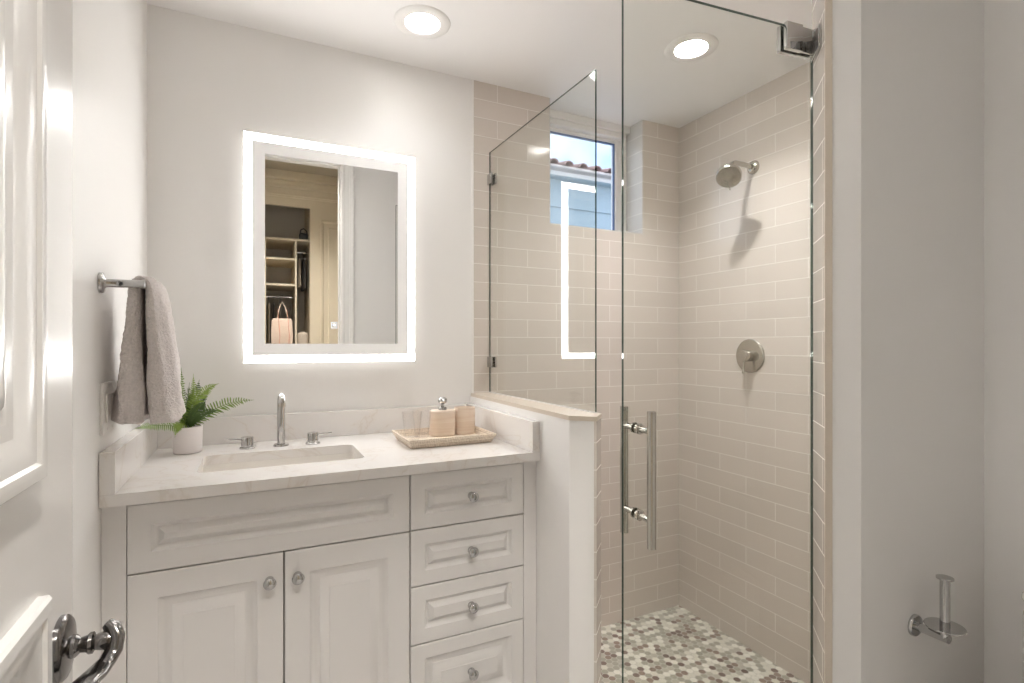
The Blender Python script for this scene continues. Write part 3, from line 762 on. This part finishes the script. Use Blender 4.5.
sw = thing('light_switch', 'white switch plate on the left wall behind the grey towel', 'light switch', (XL, 1.535, 1.19))
bm = BM(); add_box(bm, (XL, 1.476, 1.130), (XL+.007, 1.594, 1.248), .002); part('wall_plate', bm, 'plastic', sw)
for y in (1.512, 1.558):
    bm = BM(); add_box(bm, (XL+.0068, y-.0165, 1.156), (XL+.011, y+.0165, 1.222), .0015); part('rocker', bm, 'plastic', sw)
    for z in (1.141, 1.237):
        bm = BM(); add_lathe(bm, [(0, .0085), (.003, .008), (.0035, .007)], (XL, y, z), axis=(1, 0, 0), n=12)
        part('screw', bm, 'plastic', sw)

# ------------------------------------------------------------------ open room door beside the camera
dxf, dth, dy0, dy1, dz1 = -.203, .042, .112, .834, DZ-.016
door = struct('door_1', boxes([((dxf-dth, dy0, .012), (dxf, dy1, dz1))], .002), 'door')
def door_panel(z0, z1, y1):
    y0 = dy0+.1
    prof = [(0, -.002), (0, .009), (.003, .0125), (.010, .014), (.017, .0125), (.020, .009), (.027, .0085), (.036, .0055), (.044, .0015), (.050, -.0005), (.078, .0005), (.082, .004), (.088, .0065), (.094, .007)]
    bm = BM(); add_rings(bm, [[(dxf+d_, y0+i, z0+i), (dxf+d_, y1-i, z0+i), (dxf+d_, y1-i, z1-i), (dxf+d_, y0+i, z1-i)] for i, d_ in prof])
    part('panel', bm, 'door', door, 30)
door_panel(1.198, dz1-.11, .700); door_panel(.20, 1.072, .715)
hyy, hz = .781, .983
bm = BM(); add_lathe(bm, [(0, 0), (.0365, 0), (.0365, .005), (.033, .0085), (.024, .0105), (.014, .0125), (0, .0125)], (dxf, hyy, hz), axis=(1, 0, 0), n=40)
dh = part('door_handle', bm, 'pewter', door, 40)
bm = BM(); add_lathe(bm, [(0, .01), (.013, .010), (.0125, .016), (.0085, .020), (.0095, .026), (.012, .0285), (.012, .032), (.0085, .034), (.0095, .037), (.0115, .046), (.010, .051), (0, .052)], (dxf, hyy, hz), axis=(1, 0, 0), n=28)
part('neck', bm, 'pewter', dh, 40)
bm = BM()
lp = [(.044, .006, .017), (.050, .003, .012), (.054, -.002, .002), (.053, -.008, -.010), (.048, -.016, -.018), (.042, -.028, -.021), (.038, -.045, -.020), (.034, -.064, -.018), (.033, -.083, -.019), (.035, -.098, -.024), (.037, -.104, -.027)]
lr = [(.0065, .006), (.0095, .008), (.0115, .008), (.0115, .008), (.012, .0075), (.0155, .0075), (.019, .0072), (.019, .007), (.015, .006), (.0075, .005), (.003, .003)]
add_tube(bm, [(dxf+x, hyy+y, hz+z) for x, y, z in lp], lr, n=20, updir=(0, 0, 1)); part('lever', bm, 'pewter', dh, 60)
# hinges
for z in (.25, 1.3, 2.35):
    bm = BM(); add_tube(bm, [(dxf+.007, dy0-.004, z-.05), (dxf+.007, dy0-.004, z+.05)], .0065, n=12); part('hinge', bm, 'pewter', door, 50)

# ------------------------------------------------------------------ shower glass
def glass_slab(p0, p1, z0, z1, th=.010):
    """plate between two plan points; faces clear, rim dark green"""
    a, b = Vector((*p0, 0)), Vector((*p1, 0)); d = (b-a).normalized(); n_ = Vector((-d.y, d.x, 0))*th/2
    bm = BM(); lo = [bm.verts.new(v+Vector((0, 0, z0))) for v in (a-n_, b-n_, b+n_, a+n_)]; hi = [bm.verts.new(v+Vector((0, 0, z1))) for v in (a-n_, b-n_, b+n_, a+n_)]
    for j in range(4):
        k = (j+1) % 4; f_ = bm.faces.new((lo[j], lo[k], hi[k], hi[j])); f_.material_index = 0 if j in (0, 2) else 1
    f_ = bm.faces.new(lo[::-1]); f_.material_index = 1; f_ = bm.faces.new(hi); f_.material_index = 1
    return bm
GT = 2.147; PX = .899
pan = thing('glass_panel', 'fixed clear glass shower panel standing on the low wall', 'shower panel', (PX, 1.66, KZ))
part('pane', glass_slab((PX-.002, YB-.004), (.906, 1.300), KZ+.003, GT, .0055), ['glass', 'gedge'], pan, None)
for z in (2.030, 1.262):
    bm = BM()
    for s in (-1, 1): add_box(bm, (PX+s*.0095-.004, YB-.042, z-.022), (PX+s*.0095+.004, YB-.001, z+.022), .001, 1)
    part('clamp', bm, 'chrome', pan)
bm = BM(); add_prism(bm, [(.900, 1.300), (.911, 1.300), (PX+.004, YB-.004), (PX-.008, YB-.004)], KZ, KZ+.003); part('seal', bm, 'plastic', pan)
Hh = Vector((1.305, .902, 0)); ang = math.radians(96); dd = Vector((math.sin(ang), math.cos(ang), 0)); dn = Vector((-.1045, -.9945, 0))
A_ = Hh-dd*.566
gd = thing('glass_door', 'clear frameless glass shower door standing ajar, hinged at the right', 'shower door', (Hh.x, Hh.y, .01))
part('pane', glass_slab((A_.x, A_.y), (Hh.x, Hh.y), .012, GT, .0080), ['glass', 'gedge'], gd, None)
Rz = Matrix.Translation(Hh) @ Matrix.Rotation(math.radians(-6), 4, 'Z')
for zc in (2.116, .14):
    bm = BM()
    for s in (-1, 1):
        add_box(bm, (-.101, s*.0105-.006, zc-.035), (-.048, s*.0105+.006, zc+.033), .0015, 2, Rz)
        add_box(bm, (-.049, s*.0085-.003, zc-.033), (-.004, s*.0085+.003, zc+.031), .001, 2, Rz)
    add_box(bm, (-.006, -.0155, zc-.033), (.010, .0155, zc+.033), .002, 2, Rz)
    hg = part('hinge', bm, 'chrome', gd)
    R45 = Matrix.Translation((1.3045, .8965, 0)) @ Matrix.Rotation(math.radians(45), 4, 'Z')
    bm = BM(); add_box(bm, (-.088, -.0, zc-.052), (-.002, .0065, zc+.002), .001, 2, R45)
    part('wall_plate', bm, 'chrome', hg)
G = Hh-dd*.528
hn = []
bm = BM()
for s, nm in ((1, 'outer'), (-1, 'inner')):
    p = G+dn*s*.055
    bm = BM(); add_tube(bm, [p+Vector((0, 0, .893)), p+Vector((0, 0, 1.190))], .0098, n=28)
    b_ = part('pull_bar', bm, 'bnickel', gd, 50)
    for z in (.952, 1.146):
        bm = BM(); P0 = G+dn*s*.0055+Vector((0, 0, z))
        add_tube(bm, [P0, P0+dn*s*.044], .0070, n=18); add_lathe(bm, [(0, 0), (.0125, 0), (.0125, .006), (.010, .0075), (0, .0075)], P0, axis=dn*s, n=24)
        part('standoff', bm, 'bnickel', b_, 50)

# ------------------------------------------------------------------ shower fittings
sh = thing('shower_fixture', 'brushed nickel round shower head on a bent arm on the side wall', 'shower head', (XS, 1.615, 2.104))
bm = BM(); add_lathe(bm, [(0, 0), (.030, 0), (.030, .003), (.026, .009), (.016, .015), (0, .0155)], (XS, 1.615, 2.104), axis=(-1, 0, 0), n=32); part('flange', bm, 'bnickel', sh, 50)
bm = BM(); add_tube(bm, [(XS-.01, 1.615, 2.104), (XS-.06, 1.615, 2.108), (XS-.112, 1.615, 2.108), (XS-.130, 1.615, 2.100), (XS-.140, 1.615, 2.084), (XS-.148, 1.613, 2.066)], .0105, n=16); part('arm', bm, 'bnickel', sh, 60)
ax = Vector((-.58, -.42, -.70)).normalized(); o_ = Vector((XS-.146, 1.613, 2.070))
bm = BM(); add_lathe(bm, [(0, -.004), (.013, -.002), (.015, .006), (.015, .014), (.022, .018), (.040, .026), (.049, .036), (.051, .044), (.051, .054), (.048, .058), (.046, .0565), (0, .0585)], o_, axis=ax, n=40); hd = part('head', bm, 'nickel', sh, 40)
bm = BM()
for k in range(3):
    for j in range(8*(k+1)):
        a = 2*PI*j/(8*(k+1)); f1, f2 = frame_of(ax); p = o_+ax*.0578+(f1*math.cos(a)+f2*math.sin(a))*.013*(k+1)
        add_lathe(bm, [(.0018, 0), (.0014, .002), (0, .0024)], p, axis=ax, n=6)
part('nozzle_field', bm, 'cloth1', hd, None)
f1, f2 = frame_of(ax); dn2 = Vector((0, 0, -1)); tdir = (dn2-ax*dn2.dot(ax)).normalized()
bm = BM(); add_tube(bm, [o_+ax*.05+tdir*.050, o_+ax*.05+tdir*.063], .003, n=10); part('spray_lever', bm, 'nickel', hd)
vy, vz = 1.632, 1.286
vl = thing('shower_valve', 'round brushed nickel shower valve with lever on the tiled side wall', 'shower valve', (XS, vy, vz))
bm = BM(); add_lathe(bm, [(0, 0), (.074, 0), (.074, .003), (.070, .0065), (.066, .0072), (0, .0075)], (XS, vy, vz), axis=(-1, 0, 0), n=56); part('escutcheon', bm, 'nickel', vl, 40)
bm = BM(); add_lathe(bm, [(.024, .007), (.024, .050), (.0225, .052), (0, .052)], (XS, vy, vz), axis=(-1, 0, 0), n=36); kb = part('knob', bm, 'bnickel', vl, 40)
bm = BM(); add_tube(bm, [(XS-.040, vy, vz-.018), (XS-.043, vy, vz-.06), (XS-.046, vy, vz-.078)], [.0055, .005, .0045], n=14); part('lever', bm, 'bnickel', kb, 50)

# ------------------------------------------------------------------ paper holder and toilet on the right
tx, tz = 1.486, .634; tyw = E2[1]
tp = thing('toilet_paper_holder', 'empty chrome upright paper roll holder on the right-hand wall', 'paper holder', (tx, tyw, tz))
bm = BM(); add_lathe(bm, [(0, 0), (.0265, 0), (.0265, .006), (.0245, .0085), (0, .009)], (tx, tyw, tz), axis=(0, -1, 0), n=32); part('mount', bm, 'chrome', tp, 40)
bm = BM(); add_tube(bm, [(tx, tyw-.008, tz), (tx, tyw-.076, tz)], .0105, n=20); part('arm', bm, 'chrome', tp, 50)
ya = tyw-.067
bm = BM(); add_lathe(bm, [(0, 0), (.040, 0), (.041, .002), (.040, .004), (0, .004)], (tx, ya, tz+.025), n=40); part('dish', bm, 'chrome', tp, 40)
bm = BM(); add_tube(bm, [(tx, ya, tz-.002), (tx, ya, .776)], .0105, n=20); part('rod', bm, 'chrome', tp, 50)
bm = BM(); add_lathe(bm, [(0, 0), (.0175, 0), (.0175, .004), (0, .0045)], (tx, ya, .775), n=28); part('cap', bm, 'chrome', tp, 40)

to = thing('toilet', 'white toilet against the right wall, its tank edge just in view', 'toilet', (1.6, .36, 0))
bm = BM(); add_box(bm, (1.600, .19, .43), (XR-.002, .600, .735), .035, 5); part('tank', bm, 'ceramic', to, 50)
bm = BM(); add_box(bm, (1.608, .186, .735), (XR-.001, .598, .760), .010, 3); part('tank_lid', bm, 'ceramic', to, 50)
bm = BM()
def ell(cx, a, b, z, n=36): return [(cx+a*math.cos(2*PI*j/n), .395+b*math.sin(2*PI*j/n), z) for j in range(n)]
add_rings(bm, [ell(1.50, .20, .11, .0), ell(1.50, .19, .10, .1), ell(1.45, .22, .13, .25), ell(1.42, .27, .18, .38), ell(1.42, .275, .185, .405), ell(1.42, .235, .145, .405), ell(1.42, .2, .12, .33), ell(1.45, .08, .05, .22)])
part('bowl', bm, 'ceramic', to, 60)
bm = BM(); add_rings(bm, [ell(1.42, .275, .185, .408), ell(1.42, .28, .19, .415), ell(1.42, .28, .19, .428), ell(1.42, .26, .17, .437)]); part('seat_lid', bm, 'plastic', to, 60)

# ------------------------------------------------------------------ dressing room behind the camera (seen in the mirror)
QY = -1.30
bm = BM(); add_box(bm, (-1.2, -2.1, -.1), (2.4, YD-.2, 0)); struct('floor_dressing', bm, 'floor')
ceiling_plate('ceiling_dressing', -1.2, 2.4, -2.1, YD-.14, HH, [(.25, -.35)], mat='dress')
bm = BM(); add_box(bm, (-1.3, -2.1, 0), (-1.2, YD-.14, HH)); struct('wall_dressing_left', bm, 'dress')
bm = BM(); add_box(bm, (2.4, -2.1, 0), (2.5, YD-.14, HH)); struct('wall_dressing_right', bm, 'dress')
bm = BM(); add_box(bm, (-1.2, -2.15, 0), (2.4, -2.1, HH)); struct('wall_dressing_back', bm, 'closet')
bm = BM(); add_box(bm, (-1.2, YD-.20, 0), (DX0-.1, YD-.14, HH)); add_box(bm, (DX1+.1, YD-.20, 0), (2.4, YD-.14, HH)); add_box(bm, (DX0-.1, YD-.20, DZ+.1), (DX1+.1, YD-.14, HH)); struct('wall_dressing_near', bm, 'dress')
downlight(.25, -.35, HH, 'added unseen fill downlight for the dressing room behind the doorway', power='lampfill_dress')
downlight(*D_FILL, HH, 'added unseen fill downlight in the raised ceiling by the room door', power='lampfill_door')

jn = thing('built_in_joinery', 'cream panelled built-in wall around the closet, reflected in the mirror', 'built-in cabinet', (.6, QY, 0))
bm = BM(); CX0, CX1, CZ1 = -.75, .475, 2.62
add_box(bm, (-1.2, QY-.03, 0), (CX0, QY, HH-.001)); add_box(bm, (CX1, QY-.03, 0), (2.399, QY, HH-.001)); add_box(bm, (CX0, QY-.03, CZ1), (CX1, QY, HH-.001))
part('face', bm, 'cream', jn, None)
bm = BM()
for z, h, t in ((2.70, .02, .014), (2.715, .012, .024), (2.79, .025, .02), (2.86, .03, .03)): add_box(bm, (-1.199, QY, z), (2.399, QY+t, z+h), .003)
part('frieze_moulding', bm, 'cream', jn)
for x0, x1 in ((.565, 1.10), (1.20, 1.75)):
    bm = BM()
    prof = [(0, -.001), (0, .012), (.006, .016), (.02, .015), (.03, .005), (.045, .003), (.07, .003), (.078, .010), (.095, .010)]
    add_rings(bm, [[(x0+i, QY+d_, .15+i), (x1-i, QY+d_, .15+i), (x1-i, QY+d_, 2.52-i), (x0+i, QY+d_, 2.52-i)] for i, d_ in prof])
    part('door', bm, 'cream', jn, 30)
cs = thing('closet_shelving', 'pale wooden closet shelving with hanging rods, reflected in the mirror', 'shelving', (.1, -1.6, 0))
y0, y1 = QY-.62, QY-.05
bm = BM()
add_box(bm, (.345, y0, 0), (.363, y1, 2.33)); add_box(bm, (CX1-.001, y0, 0), (CX1+.017, y1, HH-.01)); add_box(bm, (.080, y0, 0), (.098, y1, 2.33))
add_box(bm, (CX0, y0, 0), (CX0+.018, y1, 2.33))
part('upright', bm, 'creamd', cs)
bm = BM(); add_box(bm, (CX0+.018, y0, 2.315), (CX1-.001, y1, 2.333)); part('shelf', bm, 'creamd', cs)
for z in (2.147, 1.905):
    bm = BM(); add_box(bm, (.098, y0, z-.018), (.345, y1, z)); part('shelf', bm, 'creamd', cs)
bm = BM(); add_box(bm, (CX0, y0-.02, 0), (CX1, y0, HH-.01)); part('back_board', bm, 'closet', cs, None)
for x0, x1, z in ((.098, .345, 1.80), (.363, CX1-.001, 2.245)):
    bm = BM(); add_tube(bm, [(x0, -1.60, z), (x1, -1.60, z)], .013, n=14); part('hanging_rod', bm, 'chrome', cs)
def garment(x, z, w, h, mat, label, yc=-1.60):
    t = thing('hanging_garment', label, 'clothes', (x, yc, z-.06-h), 'clothes hanging in the closet')
    bm = BM(); add_tube(bm, [(x, yc, z+.012), (x, yc+.012, z+.006), (x, yc+.008, z-.016), (x, yc, z-.03), (x, yc, z-.05)], .002, n=8)
    add_tube(bm, [(x, yc-.19, z-.085), (x, yc, z-.048), (x, yc+.19, z-.085)], .004, n=8); part('hanger', bm, 'chrome', t)
    bm = BM(); rings = []
    for i in range(9):
        k = i/8; hw = .20+.03*k; zz = z-.065-.0*k-h*k
        rings.append([(x+w*(.5+.5*k)*math.cos(a)*(1+.25*math.sin(5*a+3*k)), yc+hw*math.sin(a), zz-(abs(math.sin(a))**2)*.035*(1-k)) for a in [2*PI*j/28 for j in range(28)]])
    add_rings(bm, rings); part('cloth', bm, mat, t, 60)
garment(.128, 1.80, .015, .75, 'cloth3', 'beige garment hanging at the left end of the lower closet rod')
garment(.172, 1.80, .015, .70, 'cloth2', 'dark garment hanging on the lower closet rod between paler ones')
garment(.222, 1.80, .018, .72, 'cloth1', 'grey garment hanging behind the pale tote bag in the closet')
garment(.395, 2.245, .016, .28, 'cloth3', 'short beige garment hanging from the upper closet rod')
garment(.440, 2.245, .016, .30, 'cloth2', 'short dark garment hanging from the upper closet rod')
tb = thing('tote_bag', 'pale tote bag with coral ribbons hanging in the closet, seen in the mirror', 'bag', (.235, -1.27, 1.25))
bm = BM(); add_rings(bm, [[(.23+(x*.085*s), -1.295+y*.05*s, z) for x, y in ((-1, -1), (-.3, -1.15), (.4, -1), (1, -.8), (1, .8), (.3, 1.1), (-.4, 1), (-1, 1))] for z, s in ((1.2495, .9), (1.27, 1), (1.42, 1.08), (1.56, 1.0), (1.575, .85))])
part('body', bm, 'tote', tb, 50)
for x in (.205, .285):
    bm = BM(); add_tube(bm, [(x, -1.243, 1.30), (x+.006, -1.238, 1.42), (x-.004, -1.240, 1.56), (x-.01, -1.30, 1.66)], [(.008, .002)]*4, n=8); part('ribbon', bm, 'coral', tb)
bm = BM(); add_tube(bm, [(.19, -1.30, 1.57), (.21, -1.32, 1.68), (.235, -1.40, 1.74), (.262, -1.32, 1.68), (.285, -1.30, 1.57)], .005, n=8); part('strap', bm, 'tote', tb, 50)
bm = BM(); add_box(bm, (.365, -1.50, 1.25), (.471, -1.355, 1.46), .05, 5); pl = obj('rolled_blanket', bm, 'cloth3', smooth=70); tag(pl, 'rolled pale blanket in the narrow closet bay, seen in the mirror', 'blanket')
bm = BM(); add_box(bm, (.363, -1.6, 1.23), (CX1-.001, y1, 1.249)); part('shelf', bm, 'creamd', cs)
bm = BM(); add_box(bm, (.098, -1.7, 1.23), (.345, y1+.04, 1.249)); part('shelf', bm, 'creamd', cs)
hb = thing('black_handbag', 'small black handbag standing on the top closet shelf, seen in the mirror', 'bag', (.44, -1.42, 2.333))
bm = BM(); add_box(bm, (.385, -1.46, 2.334), (.465, -1.37, 2.40), .018, 4); part('body', bm, 'black', hb, 50)
bm = BM(); add_tube(bm, [(.395, -1.40, 2.395), (.40, -1.40, 2.43), (.425, -1.40, 2.445), (.45, -1.40, 2.425), (.455, -1.40, 2.395)], .006, n=8); part('handle', bm, 'black', hb, 50)
